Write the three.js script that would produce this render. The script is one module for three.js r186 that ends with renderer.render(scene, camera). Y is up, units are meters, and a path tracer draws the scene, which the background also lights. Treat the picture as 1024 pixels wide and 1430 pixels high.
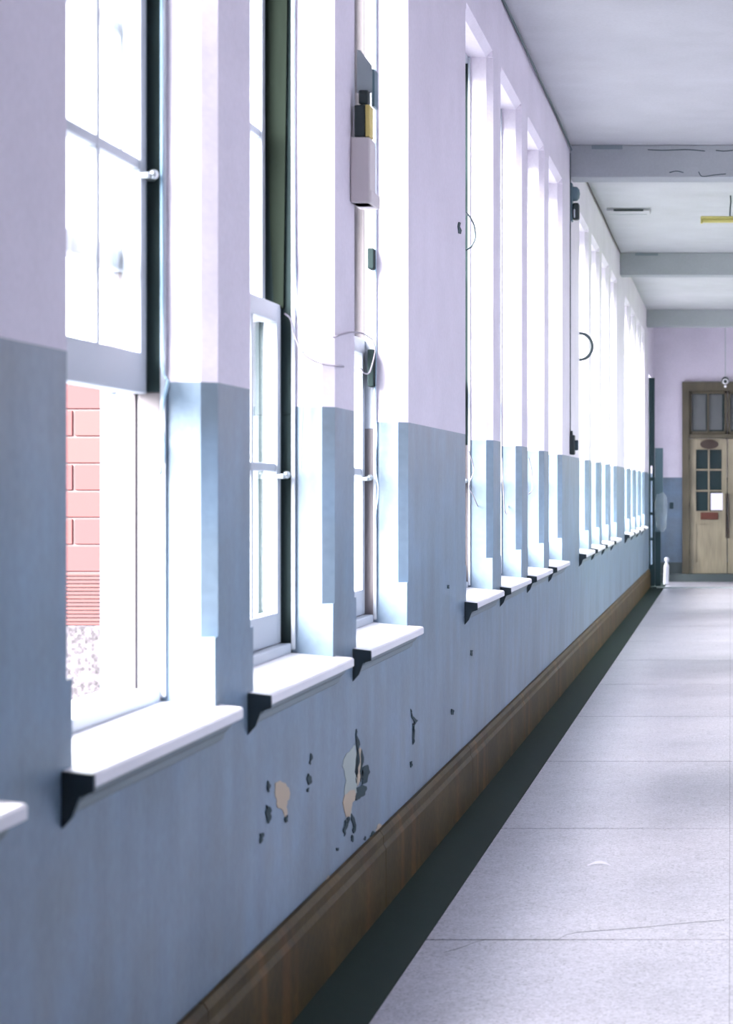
import * as THREE from 'three';
import { mergeGeometries } from 'three/addons/utils/BufferGeometryUtils.js';
import { RoundedBoxGeometry } from 'three/addons/geometries/RoundedBoxGeometry.js';

// ---------------------------------------------------------------- camera, sky, sun, exposure
const F = 3030, CX = 1020.5, CY = 684, EYE = 1.3;            // lens in photo pixels (a 50 mm lens, photo cropped from a wider frame)
const scene = new THREE.Scene();
const camera = new THREE.PerspectiveCamera(2 * Math.atan(746 / F) * 180 / Math.PI, 1024 / 1430, 0.05, 200);
camera.position.set(0, EYE, 0);
camera.lookAt(0, EYE, -10);
camera.setViewOffset(2041, 1492, 0, 746 - CY, 1024, 1430);
camera.focus = 9.5;
camera.userData.fStop = 4.5;
camera.updateProjectionMatrix();
scene.add(camera);

scene.background = new THREE.Color().setRGB(0.90, 0.97, 1.0); // even overcast sky
scene.backgroundIntensity = 4.2;
const sun = new THREE.DirectionalLight(new THREE.Color().setRGB(1.0, 0.96, 0.97), 20.0); // sun behind thin cloud
sun.position.set(-10, 9, 1);
sun.target.position.set(0, 0, -12);
sun.castShadow = true;
sun.shadow.radius = 100;
sun.shadow.mapSize.set(2048, 2048);
Object.assign(sun.shadow.camera, { left: -24, right: 24, top: 14, bottom: -14, near: 0.5, far: 60 });
scene.add(sun, sun.target);

const renderer = new THREE.WebGLRenderer({ antialias: true });
renderer.toneMapping = THREE.LinearToneMapping;
renderer.toneMappingExposure = 2.2;
renderer.shadowMap.enabled = true;

// ---------------------------------------------------------------- helpers
let seed = 7;
const rnd = () => { seed = (seed * 1664525 + 1013904223) >>> 0; return seed / 4294967296; };
const px = (x, y, X) => { const d = -X * F / (CX - x); return new THREE.Vector3(X, EYE + (CY - y) * d / F, -d); }; // photo pixel on the plane x = X
const pz = (x, y, d) => new THREE.Vector3((x - CX) * d / F, EYE + (CY - y) * d / F, -d);                           // photo pixel at depth d
const taken = {};
const numbered = n => { const k = taken[n] = (taken[n] ?? -1) + 1; return k ? `${n}_${String(k).padStart(3, '0')}` : n; };
function lit(o) { o.traverse(m => { if (m.isMesh) { m.castShadow = m.receiveShadow = true; } }); return o; }
function tag(o, label, category, group, kind) {
  o.userData = { label, category }; if (group) o.userData.group = group; if (kind) o.userData.kind = kind; return o;
}
function mesh(name, geos, mat, parent) {
  const g = Array.isArray(geos) ? (geos.length > 1 ? mergeGeometries(geos.map(q => { const r = q.index ? q.toNonIndexed() : q; for (const k of Object.keys(r.attributes)) if (!['position', 'normal', 'uv'].includes(k)) r.deleteAttribute(k); return r; })) : geos[0]) : geos;
  const m = new THREE.Mesh(g, mat); m.name = parent ? name : numbered(name); m.castShadow = m.receiveShadow = true;
  (parent ?? scene).add(m); return m;
}
function thing(name, label, category, pos = [0, 0, 0], group, kind) {
  const o = new THREE.Group(); o.name = kind === 'structure' ? name : numbered(name); o.position.set(...pos); scene.add(o);
  return tag(o, label, category, group, kind);
}
function uvm(g) {                                            // uv in metres from position, by the way the face points
  g = g.index ? g.toNonIndexed() : g;
  const p = g.attributes.position, n = g.attributes.normal, uv = new Float32Array(p.count * 2);
  for (let i = 0; i < p.count; i++) {
    const a = [Math.abs(n.getX(i)), Math.abs(n.getY(i)), Math.abs(n.getZ(i))];
    const k = a.indexOf(Math.max(...a));
    uv[2 * i] = k === 0 ? p.getZ(i) : p.getX(i);
    uv[2 * i + 1] = k === 1 ? p.getZ(i) : p.getY(i);
  }
  g.setAttribute('uv', new THREE.BufferAttribute(uv, 2)); return g;
}
const box = (x0, x1, y0, y1, z0, z1) => uvm(new THREE.BoxGeometry(Math.abs(x1 - x0), Math.abs(y1 - y0), Math.abs(z1 - z0)).translate((x0 + x1) / 2, (y0 + y1) / 2, (z0 + z1) / 2));
const rbox = (x0, x1, y0, y1, z0, z1, r = 0.004) => uvm(new RoundedBoxGeometry(Math.abs(x1 - x0), Math.abs(y1 - y0), Math.abs(z1 - z0), 2, r).translate((x0 + x1) / 2, (y0 + y1) / 2, (z0 + z1) / 2));
function prismY(pts, y0, y1) {                               // plan outline [[x, z]...] raised from y0 to y1
  const s = new THREE.Shape(pts.map(([x, z]) => new THREE.Vector2(x, -z)));
  return uvm(new THREE.ExtrudeGeometry(s, { depth: y1 - y0, bevelEnabled: false }).rotateX(-Math.PI / 2).translate(0, y0, 0));
}
function prismZ(pts, z0, z1) {                               // section [[x, y]...] run from z0 to z1
  const s = new THREE.Shape(pts.map(([x, y]) => new THREE.Vector2(x, y)));
  return uvm(new THREE.ExtrudeGeometry(s, { depth: z1 - z0, bevelEnabled: false }).translate(0, 0, z0));
}
const tube = (pts, r, n = 40) => new THREE.TubeGeometry(new THREE.CatmullRomCurve3(pts.map(p => p.isVector3 ? p : new THREE.Vector3(...p))), n, r, 6);

// ---------------------------------------------------------------- textures
function noise2(w, h, cx, cy, sd) {                          // tiling value noise, cx by cy cells
  let s = sd; const r = () => { s = (s * 1664525 + 1013904223) >>> 0; return s / 4294967296; };
  const L = Float32Array.from({ length: cx * cy }, r), out = new Float32Array(w * h), f = t => t * t * (3 - 2 * t);
  for (let y = 0; y < h; y++) for (let x = 0; x < w; x++) {
    const u = x / w * cx, v = y / h * cy, i = u | 0, j = v | 0, a = f(u - i), b = f(v - j), i1 = (i + 1) % cx, j1 = (j + 1) % cy;
    out[y * w + x] = (L[j * cx + i] * (1 - a) + L[j * cx + i1] * a) * (1 - b) + (L[j1 * cx + i] * (1 - a) + L[j1 * cx + i1] * a) * b;
  }
  return out;
}
function tex(w, h, fn, metres, srgb = true) {
  const d = new Uint8Array(w * h * 4);
  for (let i = 0; i < w * h; i++) { const c = fn(i); d[4 * i] = c[0] * 255; d[4 * i + 1] = c[1] * 255; d[4 * i + 2] = c[2] * 255; d[4 * i + 3] = 255; }
  const t = new THREE.DataTexture(d, w, h); t.wrapS = t.wrapT = THREE.RepeatWrapping; t.magFilter = THREE.LinearFilter; t.minFilter = THREE.LinearMipmapLinearFilter; t.generateMipmaps = true;
  if (srgb) t.colorSpace = THREE.SRGBColorSpace; t.repeat.set(1 / metres, 1 / metres); t.needsUpdate = true; return t;
}
const N = 512;
const nA = noise2(N, N, 5, 5, 1), nB = noise2(N, N, 18, 18, 2), nC = noise2(N, N, 128, 128, 3), nF = noise2(N, N, 256, 256, 9);
const sA = noise2(N, N, 24, 6, 4), sB = noise2(N, N, 110, 9, 5);   // vertical runs in brushed paint
const cl = v => Math.max(0, Math.min(1, v));
const dadoMap = tex(N, N, i => { const s = 0.88 + 0.14 * (nA[i] - .5) + 0.08 * (sA[i] - .5) + 0.03 * (sB[i] - .5) + 0.06 * (nB[i] - .5) + 0.05 * (nC[i] - .5), w = 0.04 * (nB[i] - .5); return [cl(s - w), cl(s), cl(s + w)]; }, 1.9);
const wallMap = tex(N, N, i => { const s = 0.93 + 0.04 * (nA[i] - .5) + 0.025 * (nB[i] - .5) + 0.03 * (nF[i] - .5); return [cl(s), cl(s), cl(s)]; }, 2.3);
const plasterBump = tex(N, N, i => { const s = 0.5 + 0.4 * (nB[i] - .5) + 0.25 * (nC[i] - .5); return [s, s, s]; }, 0.9, false);
const terrMap = tex(N, N, i => { let s = 0.88 + 0.05 * (nA[i] - .5) + 0.03 * (nB[i] - .5); const c = nF[i]; s += c > .8 ? 0.10 : c < .22 ? -0.20 : 0.14 * (nC[i] - .5); return [cl(s), cl(s), cl(s + .01)]; }, 1.3);
const woodMap = tex(N, N, i => { const s = 0.84 + 0.08 * (sB[i] - .5) + 0.10 * (sA[i] - .5) + 0.14 * (nA[i] - .5); return [cl(s * 1.05), cl(s), cl(s * .95)]; }, 1.2);
const stN = noise2(N, N, 14, 3, 21), stM = noise2(N, N, 40, 4, 22);
const stainMap = tex(N, N, i => { const k = cl((stN[i] * .6 + stM[i] * .4 - .5) * 4), s = 0.68 + 0.15 * (nB[i] - .5) + 0.12 * (nC[i] - .5); return [cl(s + .20 * k), cl(s + .10 * k), cl(s + .08 * k)]; }, 2.1);   // reddish runs in worn varnish
const roughcastMap = tex(N, N, i => { const s = 0.74 + 0.5 * (nC[i] - .5) + 0.3 * (nF[i] - .5); return [cl(s), cl(s), cl(s)]; }, 1.6);

const M = (rgb, rough = 0.7, extra = {}) => new THREE.MeshStandardMaterial({ color: new THREE.Color().setRGB(...rgb), roughness: rough, ...extra });
const mat = {
  upper: M([0.82, 0.765, 0.87], 0.6, { map: wallMap, bumpMap: plasterBump, bumpScale: 0.0012 }),
  dado: M([0.21, 0.295, 0.395], 0.42, { map: dadoMap, bumpMap: plasterBump, bumpScale: 0.001 }),
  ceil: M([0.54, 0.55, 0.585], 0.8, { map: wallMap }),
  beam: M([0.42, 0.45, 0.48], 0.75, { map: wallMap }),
  white: M([0.82, 0.80, 0.86], 0.45),
  sash: M([0.46, 0.50, 0.56], 0.5),
  lining: M([0.17, 0.152, 0.163], 0.6),
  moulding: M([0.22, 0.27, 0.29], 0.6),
  channel: new THREE.MeshPhysicalMaterial({ color: new THREE.Color().setRGB(0.028, 0.05, 0.058), roughness: 0.9, specularIntensity: 0.2, map: woodMap }),
  oldWood: new THREE.MeshPhysicalMaterial({ color: new THREE.Color().setRGB(0.016, 0.026, 0.022), roughness: 0.95, specularIntensity: 0.15, map: woodMap }),
  sillWhite: M([0.85, 0.83, 0.87], 0.4),
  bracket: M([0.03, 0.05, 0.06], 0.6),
  terrazzo: M([0.61, 0.585, 0.635], 0.30, { map: terrMap }),
  joint: M([0.05, 0.06, 0.06], 0.9),
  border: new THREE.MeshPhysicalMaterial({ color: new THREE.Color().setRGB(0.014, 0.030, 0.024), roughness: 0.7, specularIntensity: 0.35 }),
  skirting: new THREE.MeshPhysicalMaterial({ color: new THREE.Color().setRGB(0.15, 0.098, 0.028), roughness: 0.6, specularIntensity: 0.35, map: stainMap }),
  skirtingDark: M([0.06, 0.08, 0.08], 0.5),
  glass: new THREE.MeshPhysicalMaterial({ color: 0xffffff, roughness: 0.02, transmission: 1, thickness: 0, ior: 1.5 }),
  plaster: M([0.50, 0.41, 0.31], 0.9),
  paleFlake: M([0.37, 0.42, 0.40], 0.8),
  darkFlake: M([0.02, 0.045, 0.055], 0.8),
  blueCord: M([0.26, 0.40, 0.52], 0.7),
  paleCord: M([0.36, 0.33, 0.39], 0.7),
  darkCable: M([0.06, 0.09, 0.10], 0.6),
  ivory: M([0.60, 0.55, 0.56], 0.5),
  black: M([0.02, 0.035, 0.035], 0.5),
  yellow: M([0.62, 0.50, 0.16], 0.6),
  greyMetal: M([0.36, 0.42, 0.43], 0.45, { metalness: 0.3 }),
  steel: M([0.55, 0.6, 0.62], 0.3, { metalness: 0.9 }),
  door: M([0.34, 0.33, 0.25], 0.5, { map: woodMap }),
  doorFrame: M([0.115, 0.11, 0.075], 0.55, { map: woodMap }),
  darkGlass: M([0.012, 0.028, 0.03], 0.2),
  curtain: M([0.13, 0.14, 0.14], 0.9),
  brown: M([0.045, 0.026, 0.018], 0.5),
  plaque: M([0.10, 0.026, 0.014], 0.5),
  paper: M([0.82, 0.78, 0.88], 0.8),
  gate: M([0.012, 0.04, 0.05], 0.45),
  gateBlue: M([0.10, 0.17, 0.21], 0.5),
  bag: new THREE.MeshPhysicalMaterial({ color: new THREE.Color().setRGB(0.85, 0.9, 0.92), roughness: 0.25, transmission: 0.9, thickness: 0 }),
  brick: [0, 1, 2].map(k => M([[0.085, 0.026, 0.025], [0.095, 0.029, 0.027], [0.080, 0.025, 0.025]][k], 0.9)),
  mortar: M([0.20, 0.13, 0.13], 0.95),
  roughcast: M([0.12, 0.105, 0.12], 0.95, { map: roughcastMap }),
  ground: M([0.50, 0.50, 0.50], 0.95, { map: roughcastMap }),
  grass: M([0.26, 0.38, 0.07], 0.95, { map: roughcastMap }),
  lampYellow: M([0.52, 0.47, 0.16], 0.5),
};

// ---------------------------------------------------------------- layout (depth d = -z, metres)
const W = 1.1, T = 0.243, H = 3.66, SILL = 0.847, HEAD = 3.30, LINE = 1.53, C = 0.03, STOP = 0.985;
const PERIOD = 6.78, PITCH = 1.375, OPEN = 1.0, END = 30.8, BACK = -4.0, DOOR0 = 29.05, DOOR1 = 30.45, DOORH = 2.86;
const starts = []; for (let b = 0; b < 4; b++) for (let k = 0; k < 4; k++) starts.push(2.25 + b * PERIOD + k * PITCH);
starts[0] -= 0.06;

// ---------------------------------------------------------------- floor
const floor = thing('floor', 'pale polished terrazzo corridor floor with dark border along the wall', 'floor', [0, 0, 0], null, 'structure');
mesh('screed', box(-1.3, 1.3, -0.2, -0.012, -END - 0.2, -BACK), mat.joint, floor);
const JZ = [-3.98, -1.93, 0.12, 2.17, 4.22]; for (let z = 6.27; z < 30; z += 2.06) JZ.push(z); JZ.length -= JZ.at(-1) > 28.6 ? 1 : 0; JZ.push(28.72, END);
const slabs = [];
for (let i = 0; i < JZ.length - 1; i++) for (const s of [-1, 1]) {
  const a = s < 0 ? -0.88 : -0.0022, b = s < 0 ? -0.0033 : 0.88;
  slabs.push(mesh('slab', box(a, b, -0.03, 0, -JZ[i + 1] + 0.006, -JZ[i] - 0.006), mat.terrazzo, floor));
}
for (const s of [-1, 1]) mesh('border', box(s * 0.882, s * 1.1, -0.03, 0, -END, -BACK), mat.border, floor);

// ---------------------------------------------------------------- window wall
const wl = thing('wall_left', 'window wall painted lavender white over a blue grey dado with peeling patches', 'wall', [0, 0, 0], null, 'structure');
{
  const up = [], da = [];
  da.push(box(-W - T, -W, 0, SILL - 0.03, -DOOR0, -BACK));
  // piers between the openings
  const edges = [BACK, ...starts.flatMap(s => [s, s + OPEN]), DOOR0];
  for (let i = 0; i < edges.length; i += 2) {
    const a = edges[i], b = edges[i + 1], ca = i ? C : 0, cb = i < edges.length - 2 ? C : 0;
    const plan = (x, y, p, q) => [[-W - T, -x], [-W - p, -x], [-W, -x - p], [-W, -y + q], [-W - q, -y], [-W - T, -y]];
    const tidy = pts => pts.filter((p, k) => k === 0 || Math.hypot(p[0] - pts[k - 1][0], p[1] - pts[k - 1][1]) > 1e-6);
    da.push(prismY(tidy(plan(a, b, 0, 0)), SILL - 0.03, STOP), prismY(tidy(plan(a, b, ca, cb)), STOP, LINE));
    up.push(prismY(tidy(plan(a, b, ca, cb)), LINE, HEAD));
  }
  // lintel zone, its lower edge chamfered over each opening
  up.push(box(-W - T, -W, HEAD + C, H, -DOOR0, -BACK));
  let prev = BACK;
  for (const s of [...starts, DOOR0]) {
    up.push(box(-W - T, -W, HEAD, HEAD + C, -s, -prev));
    if (s < DOOR0) up.push(prismZ([[-W - T, HEAD], [-W - C, HEAD], [-W, HEAD + C], [-W - T, HEAD + C]], -s - OPEN, -s));
    prev = s + OPEN;
  }
  // wall about the side entrance at the far end
  da.push(box(-W - T, -W, 0, LINE, -END, -DOOR1)); up.push(box(-W - T, -W, LINE, DOORH, -END, -DOOR1), box(-W - T, -W, DOORH, H, -END, -DOOR0));
  mesh('dado', da, mat.dado, wl); mesh('upper_wall', up, mat.upper, wl);
}

// ---------------------------------------------------------------- other walls and ceiling
const wr = thing('wall_right', 'opposite corridor wall, lavender white over blue grey, with added windows past the first beam', 'wall', [0, 0, 0], null, 'structure');
const facing = starts.filter(s => s > 15);                       // unseen windows added on this side to light the far two bays
{
  const da = [box(W, W + T, 0, SILL - 0.03, -END, -BACK)], up = [box(W, W + T, HEAD, H, -END, -BACK)], edges = [BACK, ...facing.flatMap(s => [s, s + OPEN]), END];
  for (let i = 0; i < edges.length; i += 2) { da.push(box(W, W + T, SILL - 0.03, LINE, -edges[i + 1], -edges[i])); up.push(box(W, W + T, LINE, HEAD, -edges[i + 1], -edges[i])); }
  mesh('dado', da, mat.dado, wr); mesh('upper_wall', up, mat.upper, wr);
}
const we = thing('wall_end', 'end wall of the corridor around the cream double door, two tone paint', 'wall', [0, 0, -END], null, 'structure');
mesh('dado', box(-1.3, 1.3, -0.1, 1.475, -0.2, 0), mat.dado, we);
mesh('upper_wall', box(-1.3, 1.3, 1.475, H, -0.2, 0), mat.upper, we);
mesh('skirting', box(-1.1, 1.1, 0, 0.27, 0, 0.02), mat.skirtingDark, we);
const wb = thing('wall_back', 'plain wall closing the corridor behind the viewpoint', 'wall', [0, 0, -BACK], null, 'structure');
mesh('plaster', box(-1.3, 1.3, -0.1, H, 0, 0.2), mat.upper, wb);

const ceil = thing('ceiling', 'off white plaster ceiling crossed by shallow beams', 'ceiling', [0, 0, 0], null, 'structure');
const BEAMS = [1.25, 8.05, 14.85, 21.6, 28.4];
const bayEnds = [BACK, ...BEAMS, END];
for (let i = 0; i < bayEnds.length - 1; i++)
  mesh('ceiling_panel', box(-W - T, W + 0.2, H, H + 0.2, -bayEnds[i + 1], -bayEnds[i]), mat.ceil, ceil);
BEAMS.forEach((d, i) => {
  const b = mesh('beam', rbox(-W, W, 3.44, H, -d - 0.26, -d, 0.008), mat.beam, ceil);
  if (i === 2) for (const pts of [[[905, 209], [925, 210], [960, 209], [985, 211]], [[1000, 210], [1012, 211], [1024, 210]], [[976, 240], [980, 246], [1000, 244], [1014, 243]], [[935, 241], [945, 239], [955, 241]]])
    mesh('crack', tube(pts.map(p => pz(...p, d - 0.0005)), 0.0035, 20), mat.darkCable, b);
  if (i === 2 || i === 3) mesh('patch', box(...(i === 2 ? [-0.95, -0.74] : [-0.95, -0.72]), H - 0.03, H - 0.002, -d - 0.001, -d + 0.012), mat.moulding, b);
});

// ---------------------------------------------------------------- skirting of the window wall
const bb = thing('baseboard_left', 'brown glossy skirting board with a moulded top edge under the windows', 'baseboard', [0, 0, 0], null, 'structure');
const skProfile = [[-W, 0], [-W + 0.03, 0], [-W + 0.03, 0.185], [-W + 0.022, 0.20], [-W + 0.022, 0.225], [-W + 0.012, 0.24], [-W, 0.24]];
for (let d = BACK - 0.56; d < DOOR0 - 0.1; d += 2.26) mesh('board', prismZ(skProfile, -Math.min(d + 2.256, DOOR0 - 0.02), -d), mat.skirting, bb);
const br = thing('baseboard_right', 'brown skirting board of the wall facing the windows', 'baseboard', [0, 0, 0], null, 'structure');
mesh('board', box(W - 0.03, W, 0, 0.24, -END, -BACK), mat.skirting, br);

// ---------------------------------------------------------------- windows
const FX = -0.112;                                             // frame plane, from the wall face
function bars(list) { return list.map(a => rbox(...a, 0.003)); }
function sashParts(h, rows, x0, x1, cols = 3, rail = 0.085) {                           // local: y from 0 up, z -0.455..0.455
  const zz = 0.482, st = 0.045, m = 0.011, list = [];
  list.push([x0, x1, 0, h, -zz, -zz + st], [x0, x1, 0, h, zz - st, zz], [x0, x1, 0, rail, -zz + st, zz - st], [x0, x1, h - 0.05, h, -zz + st, zz - st]);
  const W0 = 2 * (zz - st), H0 = h - 0.05 - rail, zs = [], ys = [];
  for (let c = 1; c < cols; c++) { const z = -zz + st + W0 * c / cols; zs.push(z); list.push([x0 + 0.004, x1 - 0.004, rail, h - 0.05, z - m, z + m]); }
  for (let r = 1; r < rows; r++) { const y = rail + H0 * r / rows; ys.push(y); list.push([x0 + 0.005, x1 - 0.005, y - m, y + m, -zz + st, zz - st]); }
  const frame = mergeGeometries(bars(list));
  const pg = box(-0.002, 0.002, 0, H0 / rows - 0.02, -W0 / cols / 2 + 0.01, W0 / cols / 2 - 0.01), panes = [];
  for (let c = 0; c < cols; c++) for (let r = 0; r < rows; r++) panes.push([(x0 + x1) / 2, rail + H0 * r / rows + 0.01, -zz + st + W0 * (c + 0.5) / cols]);
  return { frame, pg, panes };
}
const LS = sashParts(0.93, 2, FX - 0.066, FX - 0.028), US = sashParts(1.50, 3, FX - 0.108, FX - 0.070, 1, 0.045);
function sash(name, S, y, parent) {
  const f = mesh(name, S.frame, mat.sash, parent); f.position.y = y;
  for (const p of S.panes) mesh('pane', S.pg, mat.glass, f).position.set(...p);
  return f;
}
const sillGeo = prismZ([[FX + 0.001, 0.012], [0.046, -0.015], [0.050, -0.020], [0.050, -0.038], [0.044, -0.042], [FX + 0.001, -0.03]], -0.55, 0.55);
const sillNotch = [rbox(FX - 0.10, FX + 0.004, -0.02, 0.012, -0.498, 0.498, 0.003)];
const sillTop = [prismZ([[0.0005, -0.0095], [0.046, -0.015], [0.050, -0.020], [0.050, -0.038], [0.044, -0.042], [0.0005, -0.03]], -0.55, 0.55), prismZ([[FX - 0.1, 0.003], [FX, 0.003], [0.0006, -0.0095], [0.0006, -0.03], [FX - 0.1, -0.03]], -0.499, 0.499)];
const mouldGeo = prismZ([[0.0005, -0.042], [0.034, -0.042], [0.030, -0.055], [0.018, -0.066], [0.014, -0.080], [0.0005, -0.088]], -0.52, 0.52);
const endCapGeo = prismZ([[0.0005, -0.010], [0.053, -0.016], [0.054, -0.044], [0.030, -0.052], [0.018, -0.085], [0.0005, -0.105]], 0.55, 0.562);
const frameGeo = bars([[FX - 0.115, FX, 0.003, 0.03, -0.485, 0.485], [FX - 0.115, FX, 2.42, 2.453, -0.485, 0.485]]);
const liningLow = [], liningHigh = [], liningOuter = [];
for (const k of [-1, 1]) {
  const a = k * 0.485, b = k * 0.4995;
  liningLow.push([FX - 0.048, FX, 0.003, 0.66, a, b], [FX - 0.093, FX - 0.053, 0.003, 0.66, a, b]);
  liningHigh.push([FX - 0.030, FX, 0.66, 2.453, a, b]);
  liningOuter.push([FX - 0.115, FX - 0.030, 0.66, 2.453, a, b]);
}
const beadGeo = bars([[FX - 0.002, FX + 0.010, 0.012, 2.453, -0.4995, -0.486], [FX - 0.002, FX + 0.010, 0.012, 2.453, 0.486, 0.4995]]);
const catchGeo = mergeGeometries([new RoundedBoxGeometry(0.02, 0.014, 0.05, 2, 0.004), new THREE.SphereGeometry(0.011, 10, 8).translate(0.012, 0.004, 0)].map(g => { const r = g.index ? g.toNonIndexed() : g; return r; }));
function buildWindow() {
  const w = new THREE.Group();
  mesh('frame', frameGeo, mat.sash, w);
  mesh('lining', bars(liningLow), mat.lining, w); mesh('lining', bars(liningOuter), mat.lining, w); mesh('channel', bars(liningHigh), mat.channel, w);
  mesh('bead', beadGeo, mat.sash, w);
  const ls = sash('lower_sash', LS, 0.032, w); sash('upper_sash', US, 0.915, w);
  const sl = mesh('sill', sillTop, mat.sillWhite, w);
  mesh('moulding', mouldGeo, mat.moulding, sl);
  mesh('dark_end_cap', endCapGeo, mat.bracket, sl);  // dark cap on the near end of each sill only
  mesh('catch', catchGeo, mat.steel, ls).position.set(FX - 0.02, 0.458, -0.46);
  return w;
}
const proto = buildWindow();
const bayName = ['before the wide pier', 'between the wide pier and the first beam', 'between the first and second beams', 'between the second and third beams'];
const nth = ['first', 'second', 'third', 'fourth'];
const wins = starts.map((s, i) => {
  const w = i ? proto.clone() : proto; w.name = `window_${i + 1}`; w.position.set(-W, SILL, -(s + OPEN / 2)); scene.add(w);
  const b = i >> 2, k = i & 3;
  tag(w, i === 1 ? 'sash window with its lower sash pushed up and red brick showing outside' : `tall white sash window, ${nth[k]} of four ${bayName[b]}`, 'window', 'tall sash windows along the corridor', 'structure');
  return w;
});
facing.forEach((s, i) => {
  const w = proto.clone(); w.name = `window_${starts.length + i + 1}`; w.position.set(W, SILL, -(s + OPEN / 2)); w.rotation.y = Math.PI; scene.add(w);
  tag(w, `unseen sash window added in the opposite wall for light, ${nth[i & 3]} of four ${bayName[2 + (i >> 2)]}`, 'window', 'tall sash windows along the corridor', 'structure');
});
wins[1].children.find(o => o.name === 'lower_sash').position.y = 0.032 + 0.625;     // raised
for (const o of wins[3].children) if (o.name === 'channel') o.material = mat.sash;                  // repainted pale
for (const o of wins[2].children) if (o.name === 'lining') o.material = mat.channel;
{ // weathered board standing askew in the sash channel of the next window
  const s = new THREE.Shape([[-1.258, 1.80], [-1.232, 1.80], [-1.214, 3.25], [-1.322, 3.25]].map(p => new THREE.Vector2(...p)));
  const g = uvm(new THREE.ExtrudeGeometry(s, { depth: 0.01, bevelEnabled: false }).translate(W, -SILL, 0));
  mesh('channel_board', g, mat.oldWood, wins[2]).position.z = -0.484;
}

// ---------------------------------------------------------------- peeling paint on the dado
function patch(name, pts, m, t = 0.0012, bulge = 0) {          // outline in photo pixels on the wall face
  pts = pts.flatMap((p, i) => { const q = pts[(i + 1) % pts.length], dx = q[0] - p[0], dy = q[1] - p[1]; return [0, 1, 2].map(k => { const j = k ? 0.22 * (rnd() - .5) : 0; return [p[0] + dx * k / 3 - dy * j, p[1] + dy * k / 3 + dx * j]; }); });   // ragged edge
  const v = pts.map(([x, y]) => { const p = px(x, y, -W); return new THREE.Vector2(-p.z, p.y); });
  const s = new THREE.Shape(v); const g = new THREE.ExtrudeGeometry(s, { depth: t, bevelEnabled: false });
  g.rotateY(Math.PI / 2);                                      // shape x -> -z, depth -> +x
  g.translate(-W + 0.0002 + bulge, 0, 0); return mesh(name, uvm(g), m, wl);
}
patch('plaster_patch', [[384, 1094], [390, 1090], [396, 1093], [403, 1100], [404, 1112], [401, 1122], [401, 1136], [398, 1142], [393, 1130], [387, 1128], [384, 1112]], mat.plaster);
patch('plaster_patch', [[482, 1056], [490, 1046], [495, 1040], [497, 1050], [496, 1075], [498, 1098], [492, 1120], [488, 1140], [483, 1140], [481, 1120], [483, 1090], [478, 1070]], mat.paleFlake);
patch('plaster_patch', [[481, 1110], [488, 1104], [495, 1102], [496, 1112], [491, 1126], [488, 1140], [483, 1141]], mat.plaster, 0.0018);
patch('plaster_patch', [[499, 1046], [503, 1044], [505, 1062], [503, 1085], [499, 1098], [497, 1090], [500, 1068]], mat.plaster, 0.0016);
const flakes = [
  [[497, 1018], [499, 1030], [502, 1040], [500, 1048], [499, 1072], [497, 1094], [496, 1070], [497, 1040]],
  [[504, 1046], [507, 1064], [505, 1084], [503, 1092], [503, 1070]],
  [[506, 1072], [513, 1068], [516, 1078], [512, 1092], [505, 1096]],
  [[497, 1100], [505, 1096], [511, 1098], [509, 1110], [501, 1116], [496, 1118]],
  [[481, 1146], [484, 1142], [484, 1156], [480, 1168], [479, 1158]], [[490, 1136], [494, 1142], [496, 1158], [493, 1164], [492, 1150]],
  [[486, 1140], [488, 1142], [486, 1150], [484, 1149]], [[491, 1166], [493, 1168], [492, 1176], [490, 1174]],
  [[430, 1080], [434, 1086], [434, 1094], [430, 1096], [428, 1088]], [[433, 1052], [435, 1054], [433, 1068], [431, 1066]], [[428, 1102], [431, 1100], [430, 1106], [428, 1106]],
  [[373, 1090], [377, 1096], [375, 1106], [373, 1104]], [[371, 1124], [377, 1128], [378, 1140], [374, 1150], [371, 1140]], [[362, 1164], [367, 1163], [366, 1174], [362, 1178]],
  [[397, 1142], [401, 1138], [401, 1147], [398, 1149]], [[573, 990], [576, 1000], [583, 1006], [579, 1012], [577, 1006], [574, 998]], [[576, 1010], [578, 1012], [578, 1034], [576, 1040]],
  [[572, 1064], [575, 1063], [575, 1070], [573, 1072]], [[630, 990], [634, 992], [633, 998], [630, 998]], [[657, 908], [660, 908], [659, 916], [657, 915]], [[625, 817], [627, 817], [627, 822], [625, 822]],
  [[469, 1184], [472, 1184], [472, 1188], [469, 1188]], [[640, 310], [643, 311], [643, 327], [640, 326]],
];
flakes.forEach((f, i) => patch('paint_flake', f, mat.darkFlake, 0.0022, 0.0006));
for (const [x, y, w, k] of [[516, 1168, 7, 1], [524, 1160, 9, 0], [507, 1172, 4, 1], [530, 1166, 6, 0], [455, 1228, 5, 0]]) patch('plaster_patch', [[x, y], [x + w * .6, y - w * 1.1], [x + w, y - w * .9], [x + w * .7, y + 2]], k ? mat.darkFlake : mat.plaster);

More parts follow.
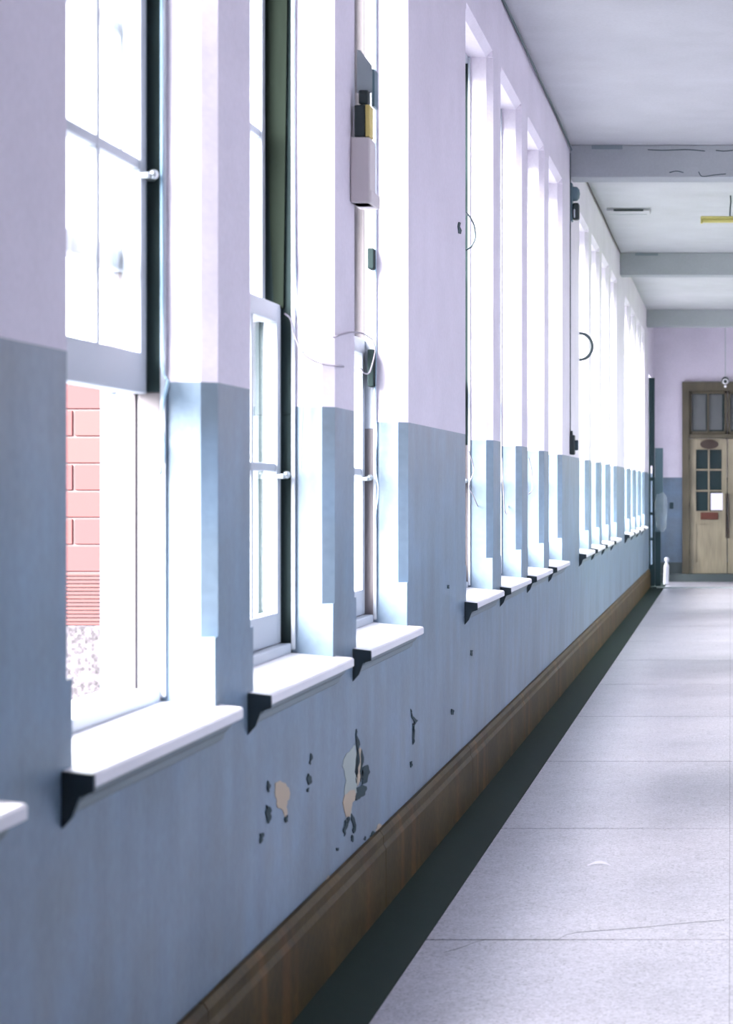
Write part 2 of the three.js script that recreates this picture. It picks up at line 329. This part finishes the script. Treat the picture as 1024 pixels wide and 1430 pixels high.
// ---------------------------------------------------------------- floor crack and scrap
{
  const pts = [[620, 1330], [640, 1325], [658, 1318], [678, 1312], [720, 1312.6], [780, 1312], [790, 1306], [806, 1302], [850, 1299], [900, 1295], [960, 1289], [1012, 1285]].map(([x, y]) => pz(x, y, EYE * F / (y - CY)));
  const pos = [], idx = [];
  pts.forEach((p, i) => { const w = 0.0022 + 0.002 * rnd(); pos.push(p.x, 0.0004, p.z - w, p.x, 0.0004, p.z + w); if (i) { const k = 2 * i; idx.push(k - 2, k - 1, k, k, k - 1, k + 1); } });
  const g = new THREE.BufferGeometry(); g.setAttribute('position', new THREE.Float32BufferAttribute(pos, 3)); g.setIndex(idx); g.computeVertexNormals();
  mesh('crack', g, mat.joint, floor);
  const scrap = []; const sidx = [];
  for (let i = 0; i <= 10; i++) { const t = i / 10, x = -0.495 + 0.08 * t, z = -7.50 - 0.03 * Math.sin(t * Math.PI), y = 0.001 + 0.004 * Math.sin(t * Math.PI), w = 0.012 * Math.sin(Math.PI * (0.1 + 0.8 * t)); scrap.push(x, y + 0.5 * w, z - w, x, y, z + w); if (i) { const k = 2 * i; sidx.push(k - 2, k - 1, k, k, k - 1, k + 1); } }
  const sg = new THREE.BufferGeometry(); sg.setAttribute('position', new THREE.Float32BufferAttribute(scrap, 3)); sg.setIndex(sidx); sg.computeVertexNormals();
  tag(mesh('paper_scrap', sg, mat.paper), 'small curled white scrap lying on the terrazzo floor', 'scrap');
}

// ---------------------------------------------------------------- wall fittings by the windows
{ // alarm box on the narrow pier beside the fourth window of the near bay
  const D = 6.27, t = thing('alarm_box', 'cream wall box under a black and yellow unit on grey bracket', 'wall box', [-W, 2.13, -D]);
  mesh('cover', rbox(0.0005, 0.058, 0, 0.19, -0.10, 0, 0.006), mat.ivory, t);
  mesh('tray', rbox(0.0005, 0.062, 0, 0.04, -0.16, -0.004, 0.006), mat.ivory, t);
  mesh('side_cover', rbox(0.012, 0.05, 0.03, 0.185, -0.155, -0.098, 0.006), mat.white, t);
  mesh('battery', rbox(0.010, 0.042, 0.192, 0.285, -0.07, -0.008, 0.005), mat.black, t);
  mesh('battery_label', rbox(0.0425, 0.056, 0.192, 0.285, -0.07, -0.008, 0.003), mat.yellow, t);
  mesh('plug', rbox(0.020, 0.05, 0.288, 0.33, -0.06, -0.02, 0.006), mat.black, t);
  mesh('bracket', uvm(new THREE.ExtrudeGeometry(new THREE.Shape([[0.012, 0.325], [0.056, 0.325], [0.056, 0.405], [0.022, 0.45], [0.012, 0.45]].map(p => new THREE.Vector2(...p))), { depth: 0.004, bevelEnabled: false }).translate(0, 0, -0.05)), mat.greyMetal, t);
  mesh('side_plate', rbox(0.050, 0.060, 0.29, 0.40, -0.13, -0.07, 0.002), mat.gateBlue, t);
  mesh('cord', tube([[0.03, 0.27, -0.10], [0.005, 0.262, -0.15], [-0.012, 0.22, -0.18], [-0.016, 0.17, -0.185], [-0.005, 0.13, -0.17], [0.02, 0.11, -0.155]], 0.0028), mat.paleCord, t);
}
function cord(label, pts, r, m, name = 'cord', group) { const o = mesh(name, tube(pts, r * (name === 'cord' ? 0.75 : 0.8), 60), m); tag(o, label, 'cord', group); return o; }
cord('blue cord knotted at dado height beside the raised sash window', [[-1.204, 3.28, -4.60], [-1.206, 2.4, -4.60], [-1.205, 1.62, -4.60], [-1.200, 1.54, -4.59], [-1.185, 1.548, -4.58], [-1.19, 1.52, -4.58], [-1.203, 1.46, -4.585], [-1.198, 1.38, -4.585], [-1.204, 1.33, -4.585], [-1.207, 1.40, -4.59]], 0.0045, mat.blueCord);
cord('pale blue beaded cord in the window with the askew dark board', [[-1.2, 3.28, -5.98], [-1.205, 2.2, -5.985], [-1.195, 1.80, -5.98], [-1.178, 1.72, -5.965], [-1.172, 1.61, -5.96], [-1.178, 1.5, -5.96], [-1.18, 1.36, -5.955]], 0.003, mat.blueCord);
cord('long twisted blue cord hanging in the window beside the cream wall box', [[-1.203, 3.28, -7.35], [-1.204, 2.2, -7.35], [-1.20, 1.73, -7.34], [-1.205, 1.6, -7.345], [-1.195, 1.48, -7.33], [-1.203, 1.38, -7.34], [-1.19, 1.3, -7.33], [-1.2, 1.22, -7.335], [-1.205, 1.17, -7.34]], 0.0038, mat.blueCord);
cord('thin pale wire sagging across the narrow pier from a sash', [px(398, 438, -1.2), px(406, 446, -1.195), px(412, 470, -1.19), px(424, 494, -1.17), px(446, 507, -1.135), px(470, 511, -1.096), px(480, 512, -1.096)], 0.003, mat.paleCord, 'wire');
cord('pale wire looped over the sash rail beside the narrow pier', [px(466, 471, -1.094), px(478, 467, -1.094), px(490, 464, -1.093), px(503, 465, -1.094), px(514, 470, -1.13), px(522, 478, -1.17), px(524, 492, -1.19), px(518, 516, -1.2), px(509, 521, -1.19), px(504, 514, -1.18)], 0.003, mat.paleCord, 'wire');
cord('thin dark wire hoop in the first window past the wide pier', [px(650, 296, -1.13), px(657, 304, -1.13), px(663, 318, -1.13), px(664, 330, -1.13), px(660, 342, -1.13), px(652, 349, -1.13)], 0.0055, mat.darkCable, 'wire');
cord('pale cord hanging zigzag in the first window past the wide pier', [px(655, 630, -1.16), px(662, 655, -1.16), px(655, 678, -1.15), px(661, 692, -1.16), px(668, 708, -1.17)], 0.0035, mat.paleCord);
cord('pale looped cord in the second window past the wide pier', [px(701, 640, -1.15), px(703, 680, -1.15), px(705, 712, -1.16), px(708, 718, -1.16), px(710, 705, -1.17)], 0.0035, mat.paleCord);
cord('pale looped cord in the third window past the wide pier', [px(739, 640, -1.14), px(743, 660, -1.15), px(744, 680, -1.15), px(739, 690, -1.14)], 0.004, mat.paleCord);
{
  const t = new THREE.TorusGeometry(0.098, 0.011, 8, 40); const o = mesh('cable_hoop', t, mat.darkCable); o.position.set(-1.112, 2.352, -15.93);
  tag(o, 'black cable hoop sticking out of the first window after the first beam', 'cable');
  const o2 = mesh('cable_hoop', new THREE.TorusGeometry(0.055, 0.004, 8, 32), mat.paleCord); o2.scale.set(0.6, 1.4, 1); o2.position.set(-1.1, 2.42, -24.22);
  tag(o2, 'small pale wire hoop in the windows past the second beam', 'cable');
}
// dark latches on the sashes of the window by the wall box
for (const [y, h] of [[350, 0.05], [500, 0.09]]) { const p = px(507, y, -1.222); const m = mesh('latch', rbox(-0.008, 0.014, -h, h * 0.4, -0.03, 0.02, 0.005), mat.channel, wins[3]); m.position.set(-0.116, p.y - SILL, -0.455); }

// cable in the ceiling corner, drop cable, bell and switch at the first beam
cord('dark cable run along the corner of wall and ceiling', [[-1.09, 3.648, 1], [-1.088, 3.64, -3], [-1.09, 3.648, -6], [-1.086, 3.635, -8.8], [-1.09, 3.645, -10.5], [-1.084, 3.63, -12.2], [-1.09, 3.645, -13.6], [-1.085, 3.62, -14.8]], 0.009, mat.darkCable, 'ceiling_cable');
cord('thin dark cable dropping from the first beam to the wall switch', [[-1.094, 3.60, -14.82], [-1.094, 3.0, -14.82], [-1.094, 2.3, -14.82], [-1.094, 1.69, -14.82]], 0.005, mat.darkCable, 'drop_cable');
cord('brown cable run along the ceiling corner between the first and second beams', [[-1.09, 3.648, -15.2], [-1.088, 3.635, -17], [-1.09, 3.645, -18.5], [-1.087, 3.63, -20], [-1.09, 3.645, -21.5]], 0.008, mat.brown, 'ceiling_cable');
{
  const t = thing('wall_bell', 'dark alarm bell with chrome striker under the first ceiling beam', 'bell', [-W, 3.20, -14.96]);
  mesh('back_plate', rbox(0.0005, 0.012, -0.05, 0.21, -0.05, 0.05, 0.004), mat.gateBlue, t);
  mesh('gong', new THREE.LatheGeometry([[0.001, 0.05], [0.03, 0.046], [0.048, 0.03], [0.052, 0.0], [0.048, -0.002]].map(p => new THREE.Vector2(...p)), 24).rotateZ(-Math.PI / 2).translate(0.012, 0.14, 0), mat.gateBlue, t);
  mesh('housing', rbox(0.012, 0.058, -0.04, 0.075, -0.04, 0.04, 0.014), mat.black, t);
  mesh('striker', rbox(0.02, 0.032, -0.03, 0.03, 0.04, 0.05, 0.004), mat.steel, t);
  const u = thing('wall_switch', 'dark switch box with lever at the foot of the thin cable', 'switch', [-W, 1.54, -14.85]);
  mesh('housing', rbox(0.0005, 0.035, 0, 0.135, -0.05, 0.03, 0.008), mat.black, u);
  mesh('lever', rbox(0.03, 0.058, 0.03, 0.10, -0.015, 0.015, 0.006), mat.gate, u);
  mesh('gland', new THREE.CylinderGeometry(0.009, 0.011, 0.03, 12).translate(0.012, 0.148, 0.02), mat.black, u);
}

// ---------------------------------------------------------------- ceiling fittings
{
  const t = thing('strip_lamp', 'unlit yellowed strip lamp hanging from the ceiling past the first beam', 'lamp', [0, 3.46, -17.4]);
  mesh('tube', new THREE.CylinderGeometry(0.019, 0.019, 0.45, 16).rotateZ(Math.PI / 2), mat.lampYellow, t);
  mesh('batten', rbox(-0.235, 0.235, 0.012, 0.032, -0.03, 0.03, 0.005), mat.lampYellow, t);
  for (const s of [-1, 1]) mesh('end_cap', rbox(s * 0.222, s * 0.24, -0.026, 0.03, -0.026, 0.026, 0.006), mat.lampYellow, t);
  mesh('cord', tube([[-0.004, 0.03, 0], [-0.002, 0.10, 0], [0.003, 0.15, 0], [0, 0.2, 0]], 0.007, 20), mat.darkCable, t);
  const v = thing('ceiling_slot', 'thin slotted ceiling plate near the window wall past the first beam', 'vent', [-0.85, H - 0.022, -18.3]);
  mesh('plate', rbox(-0.19, 0.17, 0, 0.0215, -0.12, 0.12, 0.004), mat.ceil, v);
  mesh('slot', rbox(-0.13, 0.12, -0.004, 0.012, 0.118, 0.126, 0.001), mat.black, v);
  mesh('slot', rbox(-0.18, 0.14, -0.003, 0.004, -0.126, -0.118, 0.001), mat.greyMetal, v);
}
{
  const t = thing('pendant_lamp', 'small dark pendant lamp on a thin cord before the end door', 'lamp', [-0.07, 2.66, -29.4]);
  mesh('cord', tube([[0, 0.16, 0], [0, 0.6, 0], [0, 1.0, 0]], 0.006, 12), mat.greyMetal, t);
  mesh('shade', new THREE.LatheGeometry([[0.012, 0.17], [0.03, 0.165], [0.05, 0.14], [0.056, 0.11], [0.052, 0.085], [0.046, 0.08]].map(p => new THREE.Vector2(...p)), 24), mat.black, t);
  mesh('rim', new THREE.TorusGeometry(0.032, 0.007, 8, 24).translate(0, 0.105, 0.05), mat.white, t);
  mesh('lens', new THREE.SphereGeometry(0.026, 14, 10).translate(0, 0.105, 0.04), mat.black, t);
  mesh('bulb', new THREE.SphereGeometry(0.018, 14, 10).translate(0, 0.04, 0.02), mat.white, t);
  mesh('socket', new THREE.CylinderGeometry(0.014, 0.014, 0.06, 12).translate(0, 0.075, 0.01), mat.black, t);
}

// ---------------------------------------------------------------- double door at the end (1 m = 98.4 photo pixels there)
{
  const t = thing('door_1', 'cream double door with six small panes and a transom in a brown frame', 'door', [-0.045, 0, -END + 0.001], null, 'structure');
  const hw = 0.64;
  mesh('step', rbox(-1.0, 1.1, 0, 0.11, 0.021, 0.16, 0.006), mat.skirtingDark, t);
  mesh('frame', [rbox(-hw, -hw + 0.10, 0.11, 2.83, 0, 0.09), rbox(hw - 0.10, hw, 0.11, 2.83, 0, 0.09), rbox(-hw, hw, 2.70, 2.83, 0, 0.092), rbox(-hw + 0.1, hw - 0.1, 2.03, 2.09, 0, 0.07)], mat.doorFrame, t);
  for (const s of [-1, 1]) {
    const a = s < 0 ? -hw + 0.10 : 0.006, b = s < 0 ? -0.006 : hw - 0.10;
    const tr = mesh('transom', [rbox(a, a + 0.035, 2.09, 2.70, 0.005, 0.05), rbox(b - 0.035, b, 2.09, 2.70, 0.005, 0.05), rbox(a, b, 2.09, 2.13, 0.005, 0.05), rbox(a, b, 2.66, 2.70, 0.005, 0.05), rbox((a + b) / 2 - 0.014, (a + b) / 2 + 0.014, 2.13, 2.66, 0.005, 0.045)], mat.doorFrame, t);
    for (const q of [0, 1]) { mesh('pane', box(a + 0.04 + q * 0.23, a + 0.265 + q * 0.23, 2.13, 2.66, 0.012, 0.016), mat.darkGlass, tr); mesh('curtain', box(a + 0.05 + q * 0.23, a + 0.235 + q * 0.23, 2.15, 2.65, 0.0165, 0.018), mat.curtain, tr); }
    const px0 = a + 0.095, px1 = b - 0.075, cw = (px1 - px0 - 0.022) / 2, y0 = 1.0, y1 = 1.87;
    const lf = mesh('leaf', [box(a, px0, 0.115, 2.025, 0.005, 0.05), box(px1, b, 0.115, 2.025, 0.005, 0.05), box(px0, px1, y1, 2.025, 0.005, 0.05), box(px0, px1, 0.82, y0, 0.005, 0.05), box(px0, px1, 0.115, 0.27, 0.005, 0.05), box(px0, px1, 0.27, 0.82, 0.005, 0.038)], mat.door, t);
    for (let r = 0; r < 3; r++) for (let c = 0; c < 2; c++) mesh('pane', box(px0 + c * (cw + 0.022), px0 + c * (cw + 0.022) + cw, y0 + r * 0.298 , y0 + r * 0.298 + 0.274, 0.015, 0.02), mat.darkGlass, lf);
    mesh('glazing_bar', [rbox((px0 + px1) / 2 - 0.012, (px0 + px1) / 2 + 0.012, y0, y1, 0.015, 0.045), ...[1, 2].map(r => rbox(px0, px1, y0 + r * 0.298 - 0.024, y0 + r * 0.298, 0.015, 0.044))], mat.door, lf);
    mesh('handle', rbox(s < 0 ? b - 0.02 : a + 0.005, s < 0 ? b - 0.005 : a + 0.02, 0.62, 1.25, 0.05, 0.075, 0.005), mat.brown, lf);
    for (const y of [0.42, 1.08, 1.76]) mesh('hinge', rbox(s < 0 ? a - 0.012 : b - 0.006, s < 0 ? a + 0.006 : b + 0.012, y - 0.04, y + 0.04, 0.05, 0.062, 0.003), mat.brown, lf);
  }
  const sx = -0.27;
  const ov = mesh('door_plate', new THREE.CylinderGeometry(0.13, 0.13, 0.012, 32).rotateX(Math.PI / 2).scale(1, 0.52, 1)); ov.material = mat.brown; ov.position.set(-0.30, 1.945, -END + 0.058); tag(ov, 'dark brown oval plate above the door panes', 'sign');
  const pl = mesh('door_plaque', rbox(-0.125, 0.125, -0.05, 0.05, 0, 0.012), mat.plaque); pl.position.set(-0.30, 0.93, -END + 0.052); tag(pl, 'dark red plaque under the door panes', 'sign');
  const nt = mesh('paper_notice', rbox(-0.085, 0.085, -0.12, 0.12, 0, 0.003, 0.001), mat.paper); nt.position.set(-0.195, 1.132, -END + 0.05); tag(nt, 'white paper notice on a lower pane of the cream door', 'notice');
  const sw = mesh('light_switch', [rbox(-0.028, 0.028, -0.045, 0.045, 0, 0.018, 0.004), rbox(-0.01, 0.01, -0.02, 0.02, 0.015, 0.026, 0.003)], mat.gate); sw.position.set(-0.838, 1.075, -END + 0.0005); tag(sw, 'black light switch on the blue end wall', 'switch');
}

// ---------------------------------------------------------------- side entrance with its dark folding door
{
  const t = thing('door_2', 'dark folding door standing open at the side entrance', 'door', [-W, 0, -DOOR0], null, 'structure');
  const stile = (x0, x1, y0, y1, z0, z1) => rbox(x0, x1, y0, y1, z0, z1, 0.004);
  mesh('leaf', [stile(0.002, 0.03, 0.01, 2.80, -0.04, 0), stile(0.055, 0.085, 0.01, 2.80, -0.04, 0), stile(0.03, 0.055, 1.62, 2.80, -0.038, -0.002), stile(0.03, 0.055, 0.01, 0.30, -0.038, -0.002), stile(0.03, 0.055, 1.42, 1.47, -0.038, -0.002), stile(0.03, 0.055, 0.96, 1.0, -0.038, -0.002), stile(0.03, 0.055, 0.62, 0.66, -0.038, -0.002)], mat.gate, t);
  mesh('pane', box(0.03, 0.055, 0.3, 1.62, -0.022, -0.018), mat.glass, t);
  mesh('leaf', [stile(0.088, 0.115, 0.01, 1.86, -0.07, -0.03), stile(0.115, 0.195, 1.0, 1.86, -0.06, -0.03), stile(0.115, 0.16, 0.01, 1.0, -0.06, -0.03)], mat.gateBlue, t);
  mesh('leaf', [stile(0.09, 0.165, 0.012, 0.74, -0.028, -0.004)], mat.gate, t);
  const b = mesh('plastic_bag', (() => {
    const g = new THREE.SphereGeometry(1, 28, 28), p = g.attributes.position;
    for (let i = 0; i < p.count; i++) { const x = p.getX(i), y = p.getY(i), z = p.getZ(i), k = 1 + 0.10 * Math.sin(7 * x + 5 * y) + 0.08 * Math.sin(11 * y + 4 * z); p.setXYZ(i, Math.sign(x) * Math.abs(x) ** 0.45 * 0.075 * k, Math.sign(y) * Math.abs(y) ** 0.5 * 0.255 * (1 + 0.06 * Math.sin(9 * x)), Math.sign(z) * Math.abs(z) ** 0.8 * 0.05 * k); }
    g.computeVertexNormals(); return g;
  })(), mat.bag); b.position.set(-0.93, 1.0, -DOOR0 + 0.06); tag(b, 'clear plastic bag hanging on the dark folding door', 'bag');
  const c = mesh('white_canister', new THREE.LatheGeometry([[0, 0], [0.032, 0], [0.036, 0.01], [0.036, 0.24], [0.03, 0.27], [0.016, 0.29], [0.016, 0.32], [0.03, 0.325], [0.03, 0.36], [0.012, 0.375], [0, 0.375]].map(p => new THREE.Vector2(...p)), 24), mat.white); c.position.set(-0.885, 0.0, -29.75); c.rotation.z = -0.03; tag(c, 'white canister standing on the floor behind the folding door', 'canister');
  tag(mesh('threshold_strip', rbox(-0.98, 1.1, 0.0002, 0.012, -28.78, -28.66, 0.004), mat.greyMetal), 'grey threshold strip across the floor before the end lobby', 'threshold');
}

// ---------------------------------------------------------------- outside
const ADDED_HEDGE = 3.3;  // height of the added hedge, set by how much light it lets past
{
  const g = mesh('ground_outside', box(-60, -W - T, -0.5, -0.3, -70, 30), mat.ground); tag(g, 'pale gravel ground outside the windows', 'ground', null, 'structure');
  const D = 8.0, X1 = -2.20, Y0 = -0.3, t = thing('brick_wall', 'red brick garden wall on a roughcast base outside the raised window', 'wall', [X1, Y0, -D]);
  const L = 1.9, base = 1.10, thin = 0.195;
  mesh('roughcast_base', box(-L, 0.01, 0, base, -0.22, 0.012), mat.roughcast, t);
  mesh('mortar_core', box(-L, -0.005, base, base + thin + 0.8, -0.21, -0.012), mat.mortar, t);
  for (let i = 0; i < 14; i++) for (let k = 0; k < 4; k++) mesh('tile', rbox(-0.48 * k - 0.47, -0.48 * k, base + i * 0.014 + 0.001, base + i * 0.014 + 0.010, -0.20, 0.002, 0.002), mat.brick[(i + k) % 3], t);
  const bg = rbox(-0.108, 0.108, 0, 0.093, -0.05, 0, 0.004);
  for (let r = 0; r < 8; r++) for (let k = 0; k < 9; k++) {
    const x = -0.112 - k * 0.224 + (r % 2 ? 0 : 0.112); if (x > -0.1) { const h = mesh('brick', rbox(-0.108, 0, 0, 0.093, -0.05, 0, 0.004), mat.brick[r % 3], t); h.position.set(0, base + thin + r * 0.1, 0); continue; }
    if (x < -L + 0.1) continue;
    mesh('brick', bg, mat.brick[(r * 5 + k * 2) % 3], t).position.set(x, base + thin + r * 0.1 + 0.004, 0);
  }
}
{ // unseen lawn and hedge added to tint and temper light from the added windows
  tag(mesh('lawn', box(W + T, 60, -0.5, -0.3, -70, 30), mat.grass), 'green lawn added behind the opposite windows to tint their light', 'lawn', null, 'structure');
  const g = new THREE.BoxGeometry(1.2, ADDED_HEDGE, 20, 10, 24, 100), p = g.attributes.position;
  for (let i = 0; i < p.count; i++) { const y = p.getY(i), z = p.getZ(i), k = 0.12 * Math.sin(3.1 * z + 2 * y) + 0.1 * Math.sin(7.3 * z - 4.7 * y) + 0.05 * Math.sin(17 * y + 13 * z); p.setX(i, p.getX(i) + Math.sign(p.getX(i)) * k); p.setY(i, y + (y > 0 ? k : 0)); }
  g.computeVertexNormals();
  const h = mesh('hedge', g, mat.grass); h.position.set(5.2, -0.32 + ADDED_HEDGE / 2, -22); tag(h, 'tall green hedge added along the lawn to tint and limit the window light', 'hedge');
}
{ // porch added beside the side entrance to keep the sun off the end wall
  const t = thing('added_shade_porch', 'porch added outside the side entrance to shade the end wall, with flat roof and landing', 'porch', [-W - T, -0.3, 0]);
  mesh('side_wall', box(-2.2, -0.002, 0, 3.3, -28.95, -28.7), mat.upper, t);
  mesh('roof', box(-1.6, -0.002, 3.3, 3.45, -31.2, -28.6), mat.upper, t);
  mesh('landing', box(-2.2, -0.002, 0.2, 0.29, -30.9, -28.95), mat.terrazzo, t);
}
lit(scene);
renderer.render(scene, camera);
